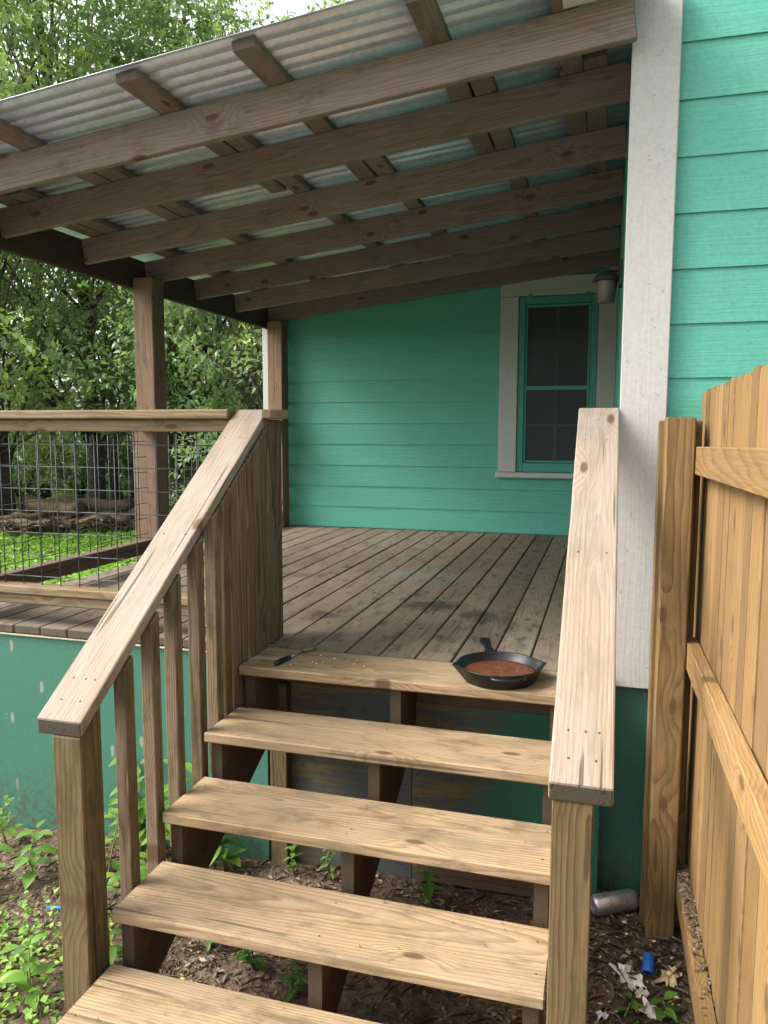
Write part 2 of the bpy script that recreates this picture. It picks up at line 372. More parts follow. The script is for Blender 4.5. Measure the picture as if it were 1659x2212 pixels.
def leaf_mat(name, dark, mid, light, trans=.35, rough=.45):
    t = NT(name); a = t.n('Attribute', out=2, attribute_name='tint')
    c = t.mix(t.ramp(a, .0, .6, 0, 1, False), (*dark, 1), (*mid, 1)); c = t.mix(t.ramp(a, .72, 1.0), c, (*light, 1))
    nz = t.noise(t.n('NewGeometry', out=0), 9.0, 2.0); c = t.mix(1.0, c, t.ramp(nz, .25, .75, .85, 1.12), 'MULTIPLY')
    p = t.n('BsdfPrincipled', {'Base Color': c, 'Roughness': rough, 'Specular IOR Level': .5})
    tr = t.n('BsdfTranslucent', {'Color': t.mix(1.0, c, (1.25, 1.25, .6, 1), 'MULTIPLY')})
    mx = t.n('MixShader', {0: trans, 1: p, 2: tr}); t.t.links.new(mx, t.out.inputs['Surface']); return t.m
M['leaf'] = leaf_mat('tree_leaves', (.135, .215, .11), (.25, .355, .17), (.40, .53, .14), .5, .38)
M['leaf2'] = leaf_mat('glossy_tree_leaves', (.125, .20, .115), (.235, .33, .17), (.37, .49, .15), .48, .33)
M['weed'] = leaf_mat('weed_leaves', (.06, .15, .035), (.15, .29, .05), (.28, .40, .06), .42, .45)
M['grass'] = leaf_mat('lawn_leaves', (.12, .25, .04), (.23, .41, .06), (.38, .53, .10), .42, .6)
M['deadleaf'] = leaf_mat('dead_leaves', (.04, .026, .017), (.15, .105, .068), (.36, .275, .19), .1, .8)
M['bark'] = simple('grey_bark', (.085, .07, .055), .95, 0, .2, .4, 14, .02)
M['stem'] = simple('green_stem', (.14, .20, .06), .7)

# ------------------------------------------------------------------ ground
def gz(x, y):
    return -.93 + .04*max(-2.5, min(2.5, x)) + .012*math.sin(x*5.1+y*3.3) + .010*math.sin(y*7.7-x*2.1)
def ground():
    rs = [0.0, .25, .5, .75, 1, 1.25, 1.5, 1.75, 2, 2.3, 2.6, 3, 3.5, 4, 5, 6, 8, 10, 13, 16, 20, 26, 35, 50, 80, 130, 220, 400]
    n = 72; V = [(0, 0, gz(0, 0))]; F = []
    for r in rs[1:]:
        for k in range(n):
            x, y = r*math.cos(2*math.pi*k/n), r*math.sin(2*math.pi*k/n); V.append((x, y, gz(x, y)))
    for k in range(n): F.append((0, 1+k, 1+(k+1) % n))
    for i in range(len(rs)-2):
        for k in range(n):
            a = 1+i*n+k; b = 1+i*n+(k+1) % n; F.append((a, a+n, b+n, b))
    o = mesh_obj('ground', V, F, M['soil'], smooth=True); o['kind'] = 'structure'
ground()
def bounce_mat():
    t = NT('pale_bounce'); g = t.n('NewGeometry', out=0); v = t.n('SeparateColor', {0: t.n('TexVoronoi', {'Vector': g, 'Scale': 45.0}, 1)})
    c = t.mix(.5, (.26, .24, .21, 1), t.mix(1.0, v, (.34, .31, .28, 1), 'MULTIPLY')); return t.bsdf(c, .95, None, 0, .2)
V = []; F = []; nx, ny = 24, 24
for j in range(ny+1):
    for i in range(nx+1):
        x = -7+8.45*i/nx; y = -2.35-12*j/ny + .12*math.sin(x*1.7)*(j == 0); V.append((x, y, gz(x, y)+.045))
for j in range(ny):
    for i in range(nx): a = j*(nx+1)+i; F.append((a, a+nx+1, a+nx+2, a+1))
mesh_obj('bounce_sheet', V, F, bounce_mat())['kind'] = 'structure'  # unseen pale sheet, added to bounce light onto the roof underside and front faces

# ------------------------------------------------------------------ house
D = 3.768                      # face of the wall behind the porch
XS = 1.36                      # side wall of the main house
house = thing('house', (1.36, D, -.9), 'turquoise lap-sided house with off-white corner boards behind the covered porch', 'house')
def siding(wall, x0, x1, yface, z0, zlap, n, xcut=None, axis='X'):
    e = .187
    for i in range(n):
        zb = zlap + i*e; zt = zb + e + .02
        if zb + e < z0: continue
        zb2 = max(zb, z0)
        poly = [(yface+.003, zb2), (yface+.018, zb2), (yface+.019, zt), (yface+.0120, zt)]
        # the lower edge stands proud, the upper edge tucks under the next board
        spans = [(x0, x1)]
        if xcut and zb < xcut[3] and zb+e > xcut[2]: spans = [(x0, xcut[0]), (xcut[1], x1)]
        if xcut and zb < xcut[2] < zb+e:
            prism('siding_board', wall, [(yface+.004, zb2), (yface+.018, zb2), (yface+.0185, xcut[2]), (yface+.0105, xcut[2])], xcut[0], xcut[1], 'X', M['green'])
        for a, b in spans:
            cuts = [a, b]
            if b-a > 1.2 and a > 1.4: cuts = [a, a + random.uniform(1.0, 2.2), b]
            for c0, c1 in zip(cuts[:-1], cuts[1:]):
                if c1-c0 > .02: prism('siding_board', wall, [(p+random.uniform(-.0006, .0006), q) for p, q in poly], c0+(.0012 if c0 != a else 0), c1-(.0012 if c1 != b else 0), 'X', M['green'])
rear = board('wall', house, (-1.66, .615), (D+.025, D+.14), (-.1, 2.75), M['green'], 'X', 0)
board('wall', house, (1.165, XS), (D+.025, D+.14), (-.1, 2.75), M['green'], 'X', 0)
board('wall', house, (.6155, 1.1645), (D+.025, D+.14), (-.1, .60), M['green'], 'X', 0)
board('wall', house, (.6155, 1.1645), (D+.025, D+.14), (1.93, 2.75), M['green'], 'X', 0)
RV = [(x, y, z) for x in (-.2, 1.9) for y in (D+.145, D+1.6) for z in (-.05, 2.5)]
mesh_obj('room', RV, [(2, 3, 7, 6), (0, 1, 3, 2), (4, 6, 7, 5), (0, 2, 6, 4), (1, 5, 7, 3)], M['interior'], house)
siding(rear, -1.655, XS-.002, D, .002, .005, 13, (.44, 1.358, .49, 2.06))
front = board('wall', house, (XS+.02, 4.6), (.14, .24), (-.06, 3.4), M['green'], 'X', 0)
siding(front, 1.504, 4.6, .10, -.05, -.055, 18)
side = board('wall', house, (XS+.003, XS+.10), (.245, D+.02), (-.1, 2.75), M['green'], 'X', 0)
prism('siding_board', side, [(XS-.008, 0.01), (XS+.002, .01), (XS+.002, 2.3), (XS-.008, 2.3)], .095, D-.03, 'Y', M['green'])
board('corner_board', house, (1.345, 1.503), (.062, .094), (-.058, 2.36), M['white'], 'X', .003)
board('corner_board', house, (-1.745, -1.66), (D-.012, D+.13), (-.1, 2.0), M['white'], 'X', .003)
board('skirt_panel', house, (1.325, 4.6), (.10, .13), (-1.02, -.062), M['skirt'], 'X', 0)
board('eave', house, (1.0, 4.7), (-.30, 6), (3.42, 3.55), M['white'], 'X', 0)
# window
win = board('window', house, (.42, .57), (D-.028, D+.02), (.531, 1.975), M['white'], 'Z', .003)
board('trim_board', win, (1.209, 1.352), (D-.028, D+.02), (.531, 1.975), M['white'], 'Z', .003)
board('trim_board', win, (.42, 1.352), (D-.030, D+.02), (1.978, 2.13), M['white'], 'X', .003)
board('sill', win, (.402, 1.352), (D-.055, D+.02), (.482, .528), M['white'], 'X', .004)
def frame(x0, x1, z0, z1, w, y0, y1, mat, wt=None):
    board('sash_stile', win, (x0, x0+w), (y0, y1), (z0, z1), mat, 'Z', .003)
    board('sash_stile', win, (x1-w, x1), (y0, y1), (z0, z1), mat, 'Z', .003)
    board('sash_rail', win, (x0+w+.001, x1-w-.001), (y0+.001, y1-.001), (z0, z0+(wt or w)), mat, 'X', .003)
    board('sash_rail', win, (x0+w+.001, x1-w-.001), (y0+.001, y1-.001), (z1-w*1.15, z1), mat, 'X', .003)
frame(.573, 1.206, .532, 1.972, .052, D-.016, D+.012, M['greentrim'], .075)
frame(.628, 1.151, .611, 1.908, .018, D-.006, D+.010, M['greentrim'])
board('meeting_rail', win, (.628, 1.151), (D-.014, D+.011), (1.212, 1.246), M['greentrim'], 'X', .003)
for (a, b) in ((.63, 1.214), (1.244, 1.905)):
    board('insect_screen', win, (.647, 1.132), (D+.001, D+.0025), (a, b), M['screen'], 'X', 0)
    board('pane', win, (.647, 1.132), (D+.016, D+.020), (a, b), M['glass'], 'X', 0)
    zc = (a+b)/2
    board('muntin', win, (.872, .900), (D+.006, D+.015), (a, b), M['muntin'], 'Z', 0)
    board('muntin', win, (.647, .871), (D+.006, D+.0145), (zc-.011, zc+.011), M['muntin'], 'X', 0)
    board('muntin', win, (.901, 1.132), (D+.006, D+.0145), (zc-.011, zc+.011), M['muntin'], 'X', 0)
for i in range(17):
    board('blind_slat', win, (.635, .90), (D+.05, D+.058), (.86+i*.022, .876+i*.022), M['blind'], 'X', 0)
board('curtain', win, (.93, 1.15), (D+.06, D+.075), (.62, 1.20), M['blind'], 'Z', 0)
for x in (.645, 1.105):
    board('screen_clip', win, (x, x+.035), (D-.04, D-.029), (1.968, 1.992), M['greentrim'], 'X', .003)

# wall lantern
lan = thing('wall_lantern', (1.345, 1.2, 1.65), 'small dark-topped frosted glass porch lantern on the side wall near the window', 'lantern')
board('bracket', lan, (1.283, 1.351), (1.185, 1.215), (1.655, 1.678), M['darkmetal'], 'X', .003)
board('wall_plate', lan, (1.334, 1.3515), (1.15, 1.25), (1.58, 1.70), M['darkmetal'], 'X', .003)
ML = Matrix.Translation((1.279, 1.2, 1.505))
lathe('glass_shade', [(.0, .0), (.036, 0), (.040, .004), (.052, .10), (.050, .104)], M['lampglass'], lan, ML, 8)
lathe('cap', [(.05, .102), (.070, .104), (.072, .112), (.05, .135), (.02, .150), (.0, .152)], M['darkmetal'], lan, ML, 16)

# ------------------------------------------------------------------ deck
deck = thing('porch_deck', (0, 1.8, -.05), 'weathered plank porch deck with a dark green skirt board at its front', 'deck')
b0, pitch = 1.0457, .144
k = 2
while True:
    xc = b0 + pitch*k          # gap line to the right of the board
    x1 = min(xc - .0035, XS-.012); x0 = xc - pitch + .0035
    if x0 < -1.72: break
    if x1-x0 > .03:
        y0 = random.uniform(-.004, .006) if x0 < -.03 else .004
        b = board('deck_board', deck, (x0, x1), (y0, D-.008), (-.038, 0), M['deck'], 'Y', .004)
        b.location.z += random.uniform(-.0015, .0015)
    k -= 1
for y in (.075, .7, 1.3, 1.9, 2.5, 3.1, 3.7):
    board('joist', deck, (-1.70, 1.34), (y-.02, y+.02), (-.19, -.0415), M['stringer'], 'X', .002)
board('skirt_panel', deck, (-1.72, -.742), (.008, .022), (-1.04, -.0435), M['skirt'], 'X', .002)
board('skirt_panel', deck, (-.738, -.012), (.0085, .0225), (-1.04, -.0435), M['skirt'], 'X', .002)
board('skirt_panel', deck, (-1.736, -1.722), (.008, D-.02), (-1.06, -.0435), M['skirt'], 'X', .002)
board('panel_edge', deck, (-1.72, -.012), (-.004, .007), (-.047, -.0425), M['cream'], 'X', 0)
board('skirt_panel', deck, (-.008, .60), (.024, .04), (-.92, -.044), M['panel'], 'X', 0)
board('skirt_panel', deck, (.604, 1.32), (.024, .04), (-.92, -.044), M['panel'], 'X', 0)
board('rim_joist', deck, (.06, .583), (-.018, .02), (-.135, -.043), M['stringer'], 'X', .003)
board('rim_joist', deck, (.628, 1.2), (-.018, .02), (-.165, -.043), M['stringer'], 'X', .003)
board('bottom_strip', deck, (.63, 1.2), (.0, .022), (-.90, -.80), M['stringer'], 'X', .003)
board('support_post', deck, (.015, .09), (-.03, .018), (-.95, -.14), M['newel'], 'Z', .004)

# ------------------------------------------------------------------ porch roof
roof = thing('porch_roof', (-.1, 1.8, -.05), 'lean-to porch roof of corrugated steel on brown rafters and posts', 'porch roof')
SL = .112; AN = math.atan(SL)
XB = -1.65
def zr(x, z0=1.835): return z0 + SL*(x-XB)
TX = Matrix.Rotation(-AN, 4, 'Y')
def sloped(name, parent, x0, x1, y0, y1, z0, h, mat, c=.004):
    """board running up the roof slope; z0 = underside height at the beam, h = depth"""
    L = (x1-x0)/math.cos(AN); xm = (x0+x1)/2
    Mx = Matrix.Translation((xm, (y0+y1)/2, zr(xm, z0))) @ TX @ Matrix.Translation((0, 0, h/2))
    me = chamfer_mesh(L, y1-y0, h, mat, c)
    return link(bpy.data.objects.new(name, me), parent, Mx)
RY = [.02, .51, 1.152, 1.79, 2.425, 3.065, 3.72]
for i, y in enumerate(RY):
    # rafter: wide face towards the camera -> build with width on local Y via rotation about X
    L = (1.352-XB)/math.cos(AN); xm = (1.352+XB)/2 + .0
    Mx = Matrix.Translation((xm, y-.019+random.uniform(-.004, .004), zr(xm)+.070)) @ TX @ Matrix.Rotation(R(90), 4, 'X')
    link(bpy.data.objects.new('rafter', chamfer_mesh(L, .140, .038, M['rafter'], .004)), roof, Mx)
# purlins, lapped between bays
for x0, off in ((-1.60, 0), (-1.09, .0), (-.43, .0), (.03, .0), (.64, 0), (1.08, 0)):
    yend = 3.75; cut = 1.35 + random.uniform(-.3, .3)
    dx = .10
    for (ya, yb, xo) in ((-.295, cut, 0.0), (cut-.95, yend, dx)):
        xa = x0 + xo; w = .088
        if xo and x0 > 1.0: xa = x0 + .09
        xm = xa + w/2
        Mx = Matrix.Translation((xm, (ya+yb)/2, zr(xm, 1.9755)+.019)) @ TX @ Matrix.Rotation(R(90), 4, 'Z')
        link(bpy.data.objects.new('purlin', chamfer_mesh(yb-ya, w, .037, M['rafter'], .003)), roof, Mx)
# corrugated sheets (one mesh, each sheet its own object)
def corr_sheet():
    W = .61; pitchc = .0725; V = []; F = []; nx = 3; m = 0
    prof = []
    y = 0.0
    while y < W + .03:
        for f in np.arange(0, 1, .0625):
            hh = .5 - .5*math.cos(2*math.pi*f); prof.append((y + f*pitchc, .020*hh**3.2))
        y += pitchc
    L = 3.36
    for (py, pz) in prof:
        V.append((-L/2, py, pz)); V.append((L/2, py, pz))
    for i in range(len(prof)-1): F.append((2*i, 2*i+1, 2*i+3, 2*i+2))
    me = bpy.data.meshes.new('metal_sheet'); me.from_pydata(V, [], F); me.update(); me.materials.append(M['metal'])
    return me
sheet = corr_sheet()
for i in range(7):
    xm = -.26
    Mx = Matrix.Translation((xm, -.325 + i*.58, zr(xm, 2.0145) + .0006*(i % 2))) @ TX
    o = link(bpy.data.objects.new('metal_sheet', sheet), roof, Mx)
    if i == 0:
        for p in sheet.polygons: p.use_smooth = True
    sm = o.modifiers.new('thickness', 'SOLIDIFY'); sm.thickness = .0009; sm.offset = 1.0
sloped('flashing', roof, 1.12, 1.355, -.30, -.03, 1.972, .003, M['flash'], 0)
# beam and posts
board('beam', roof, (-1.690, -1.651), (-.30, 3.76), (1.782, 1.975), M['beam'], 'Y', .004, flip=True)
def zp(y): return 1.83
for y0 in (.0, 1.57, 3.60):
    board('post', roof, (-1.628, -1.488), (y0, y0+.14), (.002, 1.84), M['post'], 'Z', .006)

# ------------------------------------------------------------------ railings
def mesh_panel(parent, axis, a0, a1, z0, z1, c, r=.0024):
    parts = []
    a = a0 + .04
    while a < a1:
        p, q = ((a, c, z0-.02), (a, c, z1+.02)) if axis == 'X' else ((c, a, z0-.02), (c, a, z1+.02))
        parts.append(tube([p, q], r, 6)); a += .1
    z = z0 + .035
    while z < z1:
        cc = c + .0052
        p, q = ((a0, cc, z), (a1, cc, z)) if axis == 'X' else ((cc, a0, z), (cc, a1, z))
        parts.append(tube([p, q], r, 6)); z += .1
    V, F = join(parts)
    return np_mesh('wire_mesh', V, F, M['wire'], parent, kind='stuff')
fr = thing('deck_railing', (-.8, .07, 0), 'front deck railing with thick wood cap and welded wire panel left of the stairs', 'railing')
board('top_cap', fr, (-1.486, -.157), (-.008, .135), (.925, .963), M['siderail'], 'X', .006)
board('top_cap', fr, (-.0135, .030), (-.006, .165), (.925, .962), M['siderail'], 'Y', .004)
board('top_cap', fr, (-.1555, -.015), (.063, .135), (.925, .9625), M['siderail'], 'X', .003)
board('sub_rail', fr, (-1.486, -.142), (.03, .10), (.872, .9235), M['siderail'], 'X', .004, flip=True)
board('bottom_rail', fr, (-1.486, -.142), (.012, .10), (.139, .177), M['siderail'], 'X', .005, .003)
board('bottom_rail', fr, (-1.486, -.142), (.026, .085), (.092, .1375), M['siderail'], 'X', .005)
mesh_panel(fr, 'X', -1.48, -.145, .18, .875, .06)
sr = thing('deck_railing', (-1.56, 1.8, 0), 'side deck railing with dark weathered rails along the lawn edge', 'railing')
for (a, b) in ((.142, 1.568), (1.712, 3.598)):
    board('bottom_rail', sr, (-1.615, -1.53), (a, b), (.128, .166), M['darkrail'], 'Y', .004)
    board('bottom_rail', sr, (-1.605, -1.54), (a, b), (.078, .127), M['darkrail'], 'Y', .004)
    board('sub_rail', sr, (-1.60, -1.545), (a, b), (.872, .9235), M['darkrail'], 'Y', .004)
    board('top_cap', sr, (-1.63, -1.49), (a, b), (.925, .963), M['siderail'], 'Y', .005)
    mesh_panel(sr, 'Y', a, b, .17, .875, -1.572)
board('stile', sr, (-1.668, -1.630), (1.575, 1.665), (-.01, .93), M['post'], 'Z', .004)
for z in (.25, .5, .8):
    lathe('screw', [(0, 0), (.004, 0), (.0045, .001), (0, .002)], M['screw'], sr, Matrix.Translation((-1.655, 1.574, z)) @ Matrix.Rotation(R(90), 4, 'X'), 8)

# ------------------------------------------------------------------ stairs
st = thing('stairs', (.6, -.8, -.93), 'open-riser wooden stairs with sloping handrails leading up to the porch', 'stairs')
w, g, rs, tt = .271, .2694, .156, .036
TR = []
for i in range(6):
    x1 = 1.205 if i else 1.30
    TR.append(board('tread', st, (0.0, x1), (-w-g*i, -.002-g*i), (-rs*i-tt, -rs*i), M['tread'], 'X', .005, .002))
# stringers
def stringer(x0, x1):
    P = []
    for i in range(6):
        yb = -g*i - .002; yf = -w - g*i + .028
        zt = -rs*i - tt - .001
        P += [(yb if i == 0 else -w-g*(i-1)+.028, zt), (yf, zt)]
        if i == 5: P += [(yf, -1.0)]
    low = [(-w-g*5+.16, -1.0), (-.02, -.30)]
    P += low
    prism('stringer', st, P, x0, x1, 'X', M['stringer'], AX['Y'] @ Matrix.Rotation(-math.atan(rs/g), 3, 'Y') @ Matrix(((1, 0, 0), (0, 0, -1), (0, 1, 0))))
for a in (.016, .586, 1.150): stringer(a, a+.039)
# handrails with plumb ends
ye, ze, yt, zt = -1.152, .106, .061, .964
ra = math.atan2(zt-ze, yt-ye)
RF = AX['Y'] @ Matrix.Rotation(-ra, 3, 'Y')
HR = {}
for nm, x0 in (('L', -.155), ('R', 1.204)):
    h = .044
    HR[nm] = prism('handrail', st, [(ye, ze), (ye, ze-h), (yt, zt-h), (yt, zt)], x0, x0+.14, 'X', M['rail'], RF)
    bv = HR[nm].modifiers.new('edge', 'BEVEL'); bv.width = .005; bv.segments = 2
    bv.limit_method = 'ANGLE'
def zrail(y): return ze + (y-ye)*(zt-ze)/(yt-ye) - .0455
def upright(name, x0, x1, y0, y1, zb, mat):
    o = prism(name, st, [(y0, zb), (y1, zb), (y1, zrail(y1)), (y0, zrail(y0))], x0, x1, 'X', mat, AX['Z'])
    bv = o.modifiers.new('edge', 'BEVEL'); bv.width = .003; bv.segments = 1; bv.limit_method = 'ANGLE'
    return o
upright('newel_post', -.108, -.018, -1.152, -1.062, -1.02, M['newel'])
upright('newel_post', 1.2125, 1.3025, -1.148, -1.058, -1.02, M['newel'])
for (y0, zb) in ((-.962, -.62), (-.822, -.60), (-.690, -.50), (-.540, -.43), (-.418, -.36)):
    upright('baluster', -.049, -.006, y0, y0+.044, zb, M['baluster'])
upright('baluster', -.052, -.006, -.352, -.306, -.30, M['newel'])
upright('side_plank', -.044, -.006, -.293, -.163, -.02-.18, M['plank'])
upright('side_plank', -.042, -.001, -.150, .010, -.02-.18, M['plank'])
board('top_post', st, (-.138, .0), (.021, .159), (.002, .923), M['plank'], 'Z', .004)
# screws in the rails
for xo in (-.155, 1.204):
    for yy, dxs in ((-1.10, (.04, .10)), (-1.04, (.035, .075, .105)), (-.55, (.03, .11)), (-.1, (.03, .1)), (.0, (.07, .11))):
        for dx in dxs:
            zz = ze + (yy-ye)*(zt-ze)/(yt-ye)
            lathe('screw', [(0, 0), (.0028, 0), (.0032, .0006), (0, .0010)], M['screw'], HR['L' if xo < 0 else 'R'], Matrix.Translation((xo+dx, yy, zz)) @ Matrix.Rotation(ra, 4, 'X'), 8)
for i in range(5):
    for yy in (-.06, -.2):
        for x in (.035, .605, 1.17):
            lathe('screw', [(0, 0), (.0028, 0), (.0032, .0006), (0, .0010)], M['screw'], TR[i], Matrix.Translation((x+random.uniform(-.006, .006), yy-g*i+random.uniform(-.01, .01), -rs*i+.0002)), 8)

# ------------------------------------------------------------------ fence
fe = thing('fence', (1.6, -1.4, -.9), 'new honey-coloured picket fence with flat rails beside the stairs', 'fence')
y = .088; i = 0
while y > -3.6:
    wd = random.choice((.088, .1, .118, .125, .132)); top = 1.012 + .004*(-y) + random.uniform(-.006, .008)
    x0 = 1.6165 + random.uniform(0, .005); y1 = y - wd
    poly = [(y, -.86), (y, top-.022), (y-.02, top), (y1+.02, top), (y1, top-.022), (y1, -.86)]
    o = prism('picket', fe, poly, x0, x0+.016, 'X', M['fence'], AX['Z'] @ Matrix.Rotation(0, 3, 'X'))
    y = y1 - random.uniform(.001, .005); i += 1
for zc, tilt in ((.785, .018), (.145, .03), (-.655, .03)):
    L = 3.5; Mx = Matrix.Translation((1.597, -.1-L/2, zc + tilt*L/2)) @ AX['Y'].to_4x4() @ Matrix.Rotation(math.atan(tilt), 4, 'Y') @ Matrix.Rotation(R(90), 4, 'X')
    link(bpy.data.objects.new('rail', chamfer_mesh(L, .089, .038, M['fence'], .003)), fe, Mx)
board('post', fe, (1.486, 1.576), (-.20, -.112), (-1.02, .925), M['fencepost'], 'Z', .005, flip=True)
board('backing_board', fe, (1.470, 1.604), (-.110, -.072), (-1.02, .915), M['fencepost'], 'Z', .004, flip=True)

# ------------------------------------------------------------------ skillet, sauce, utensil
PC = Vector((.962, -.146, 0)); pa = math.radians(19)
def skillet():
    root = thing('skillet', (PC.x, PC.y, .001), 'black cast-iron skillet with pour spouts on the top stair', 'skillet')
    n = 64; prof_out = [(.0, .0), (.122, .0), (.128, .004), (.150, .052), (.151, .056)]; prof_in = [(.146, .056), (.144, .052), (.124, .008), (.0, .0065)]
    V = []; F = []; prof = prof_out + prof_in
    for r, z in prof:
        for kk in range(n):
            a = 2*math.pi*kk/n
            sp = max(math.exp(-((math.atan2(math.sin(a), math.cos(a)))/.13)**2), math.exp(-((math.atan2(math.sin(a-math.pi), math.cos(a-math.pi)))/.13)**2))
            e = max(0, (z-.022)/.034)
            rr = r + (.020*sp*e if r > .12 else 0); zz = z - .002*sp*e
            V.append((rr*math.cos(a), rr*math.sin(a), zz))
    for i in range(len(prof)-1):
        for kk in range(n): F.append((i*n+kk, i*n+(kk+1) % n, (i+1)*n+(kk+1) % n, (i+1)*n+kk))
    MP = Matrix.Translation((PC.x, PC.y, .001)) @ Matrix.Rotation(pa, 4, 'Z')
    body = mesh_obj('pan', V, F, M['iron'], root, MP, True)
    # handle towards local +Y
    def slab(name, outline, zf, th, mat):
        bm = bmesh.new(); top = [bm.verts.new((x, y, zf(y)+th)) for x, y in outline]; bot = [bm.verts.new((x, y, zf(y))) for x, y in outline]
        m = len(outline)
        for q in range(m): bm.faces.new((top[q], top[(q+1) % m], bot[(q+1) % m], bot[q]))
        h = m//2
        for q in range(h-1):
            bm.faces.new((top[q], top[q+1], top[m-2-q], top[m-1-q])); bm.faces.new((bot[q], bot[m-1-q], bot[m-2-q], bot[q+1]))
        o = bm_obj(name, bm, mat, root, MP)
        bv = o.modifiers.new('round', 'BEVEL'); bv.width = .004; bv.segments = 3; bv.limit_method = 'ANGLE'
    ys = [.140, .155, .175, .20, .23, .26, .285, .302, .310]; ws = [.048, .034, .020, .0145, .0145, .0185, .0215, .018, .009]
    slab('handle', [(wv, yv) for wv, yv in zip(ws, ys)] + [(-wv, yv) for wv, yv in zip(ws[::-1], ys[::-1])], lambda y: .040 + .10*max(0, y-.15), .011, M['iron'])
    # helper handle: a thick arc opposite
    pts = [(.058*math.cos(t_), -.146-.030*math.sin(t_), .048) for t_ in np.linspace(0, math.pi, 12)]
    V2, F2 = tube(pts, .0065, 8); np_mesh('helper_handle', V2, F2, M['iron'], root, MP)
skillet()
def sauce_disc():
    n = 48; V = [(0, 0, .027)]; F = []; rings = 14
    for i in range(1, rings+1):
        for kk in range(n):
            a = 2*math.pi*kk/n; r = .1325*i/rings; V.append((r*math.cos(a), r*math.sin(a), .026 + .0012*math.sin(a*5+i*1.7)*math.sin(i*2.3+a*3) + random.uniform(-.0006, .0006)))
    for kk in range(n): F.append((0, 1+kk, 1+(kk+1) % n))
    for i in range(rings-1):
        for kk in range(n): F.append((1+i*n+kk, 1+(i+1)*n+kk, 1+(i+1)*n+(kk+1) % n, 1+i*n+(kk+1) % n))
    # rim down to the pan floor so that it has a body
    base = len(V)
    for kk in range(n):
        a = 2*math.pi*kk/n; V.append((.121*math.cos(a), .121*math.sin(a), .0085))
    for kk in range(n): F.append((1+(rings-1)*n+kk, base+kk, base+(kk+1) % n, 1+(rings-1)*n+(kk+1) % n))
    F.append(tuple(base+kk for kk in range(n))[::-1])
    o = mesh_obj('sauce', V, F, M['sauce'], None, Matrix.Translation((PC.x, PC.y, .001)), True)
    tag(o, 'reddish brown sauce with bits left in the skillet', 'sauce')
sauce_disc()
ut = thing('cooking_utensil', (.157, -.13, 0), 'black-handled metal utensil with a food-caked end lying on the top stair', 'utensil')
V, F = tube([(.136, -.236, .010), (.139, -.228, .010), (.146, -.19, .011), (.153, -.150, .010), (.1565, -.134, .008)], [.006, .0098, .0088, .0095, .005], 10); np_mesh('handle', V, F, M['plastic_black'], ut)
V, F = tube([(.156, -.136, .0085), (.172, -.044, .006)], .0028, 8); np_mesh('shaft', V, F, M['steel'], ut)
bm = bmesh.new(); bmesh.ops.create_icosphere(bm, subdivisions=3, radius=1)
for v in bm.verts:
    s = 1 + .25*math.sin(v.co.x*7+1)*math.sin(v.co.y*6)*math.cos(v.co.z*5); v.co = Vector((v.co.x*.021*s, v.co.y*.037*s, v.co.z*.0085*s))
bm_obj('caked_end', bm, M['foodlump'], ut, Matrix.Translation((.180, -.012, .0085)) @ Matrix.Rotation(R(-12), 4, 'Z'), True)

def flakes(name, n, area, zf, size, mat, label, cat, flat=.6, asp=.6, tlo=0., thi=1., seed=1, minz=.0015):
    q = np.random.default_rng(seed); xs = area(q, n); nn = len(xs); V = np.empty((nn, 4, 3))
    s = q.uniform(size[0], size[1], nn); a = q.uniform(0, 2*math.pi, nn)
    d = np.stack([np.cos(a), np.sin(a), q.normal(0, (1-flat)*.6, nn)], 1); d /= np.linalg.norm(d, axis=1)[:, None]
    up = np.stack([q.normal(0, 1-flat, nn), q.normal(0, 1-flat, nn), np.ones(nn)], 1)
    sd = np.cross(d, up); sd /= np.linalg.norm(sd, axis=1)[:, None]; up2 = np.cross(sd, d)
    c = np.stack([xs[:, 0], xs[:, 1], np.array([zf(x, y) for x, y in xs]) + minz + s*(1-flat)*.35], 1)
    V[:, 0] = c - d*s[:, None]*.5; V[:, 2] = c + d*s[:, None]*.5
    wv = (s*asp*.5*q.uniform(.6, 1.2, nn))[:, None]; lift = (s*.12)[:, None]*up2
    V[:, 1] = c + sd*wv + lift; V[:, 3] = c - sd*wv + lift
    i = np.arange(nn)[:, None]*4; F = np.concatenate([i+np.array([[0, 1, 2]]), i+np.array([[0, 2, 3]])])
    tint = np.repeat(q.uniform(tlo, thi, nn), 4)
    o = np_mesh(name, V.reshape(-1, 3), F, mat, tint=tint, kind='stuff')
    return tag(o, label, cat)
rect = lambda x0, x1, y0, y1: (lambda q, n: np.stack([q.uniform(x0, x1, n), q.uniform(y0, y1, n)], 1))
flakes('food_crumbs', 24, lambda q, n: np.stack([.30+q.normal(0, .07, n), -.14+q.normal(0, .05, n)], 1), lambda x, y: .001, (.004, .013), M['crumb'], 'small pale food crumbs scattered on the top stair beside the utensil', 'crumbs', .7, .6, seed=4)
def decklit(q, n):
    a = np.stack([q.uniform(-1.45, 1.3, n), q.uniform(.05, D-.08, n)], 1)
    b = np.stack([q.uniform(-1.45, 1.3, n//2), D-.05-np.abs(q.normal(0, .05, n//2))], 1); return np.concatenate([a, b])[:n]
flakes('deck_litter', 170, decklit, lambda x, y: .001, (.008, .035), M['deadleaf'], 'dead leaf bits scattered over the deck planks', 'leaf litter', .8, .4, 0, .75, seed=9)
def steplit(q, n):
    i = q.integers(0, 5, n); return np.stack([q.uniform(.02, 1.18, n), -.01-g*i-q.uniform(0, .24, n)], 1)
def stepz(x, y):
    i = int((-y)//g); return -rs*min(i, 5) + .001
flakes('stair_litter', 60, steplit, stepz, (.004, .016), M['deadleaf'], 'tiny dead twig and leaf bits on the stair treads', 'leaf litter', .85, .3, 0, .7, seed=12)

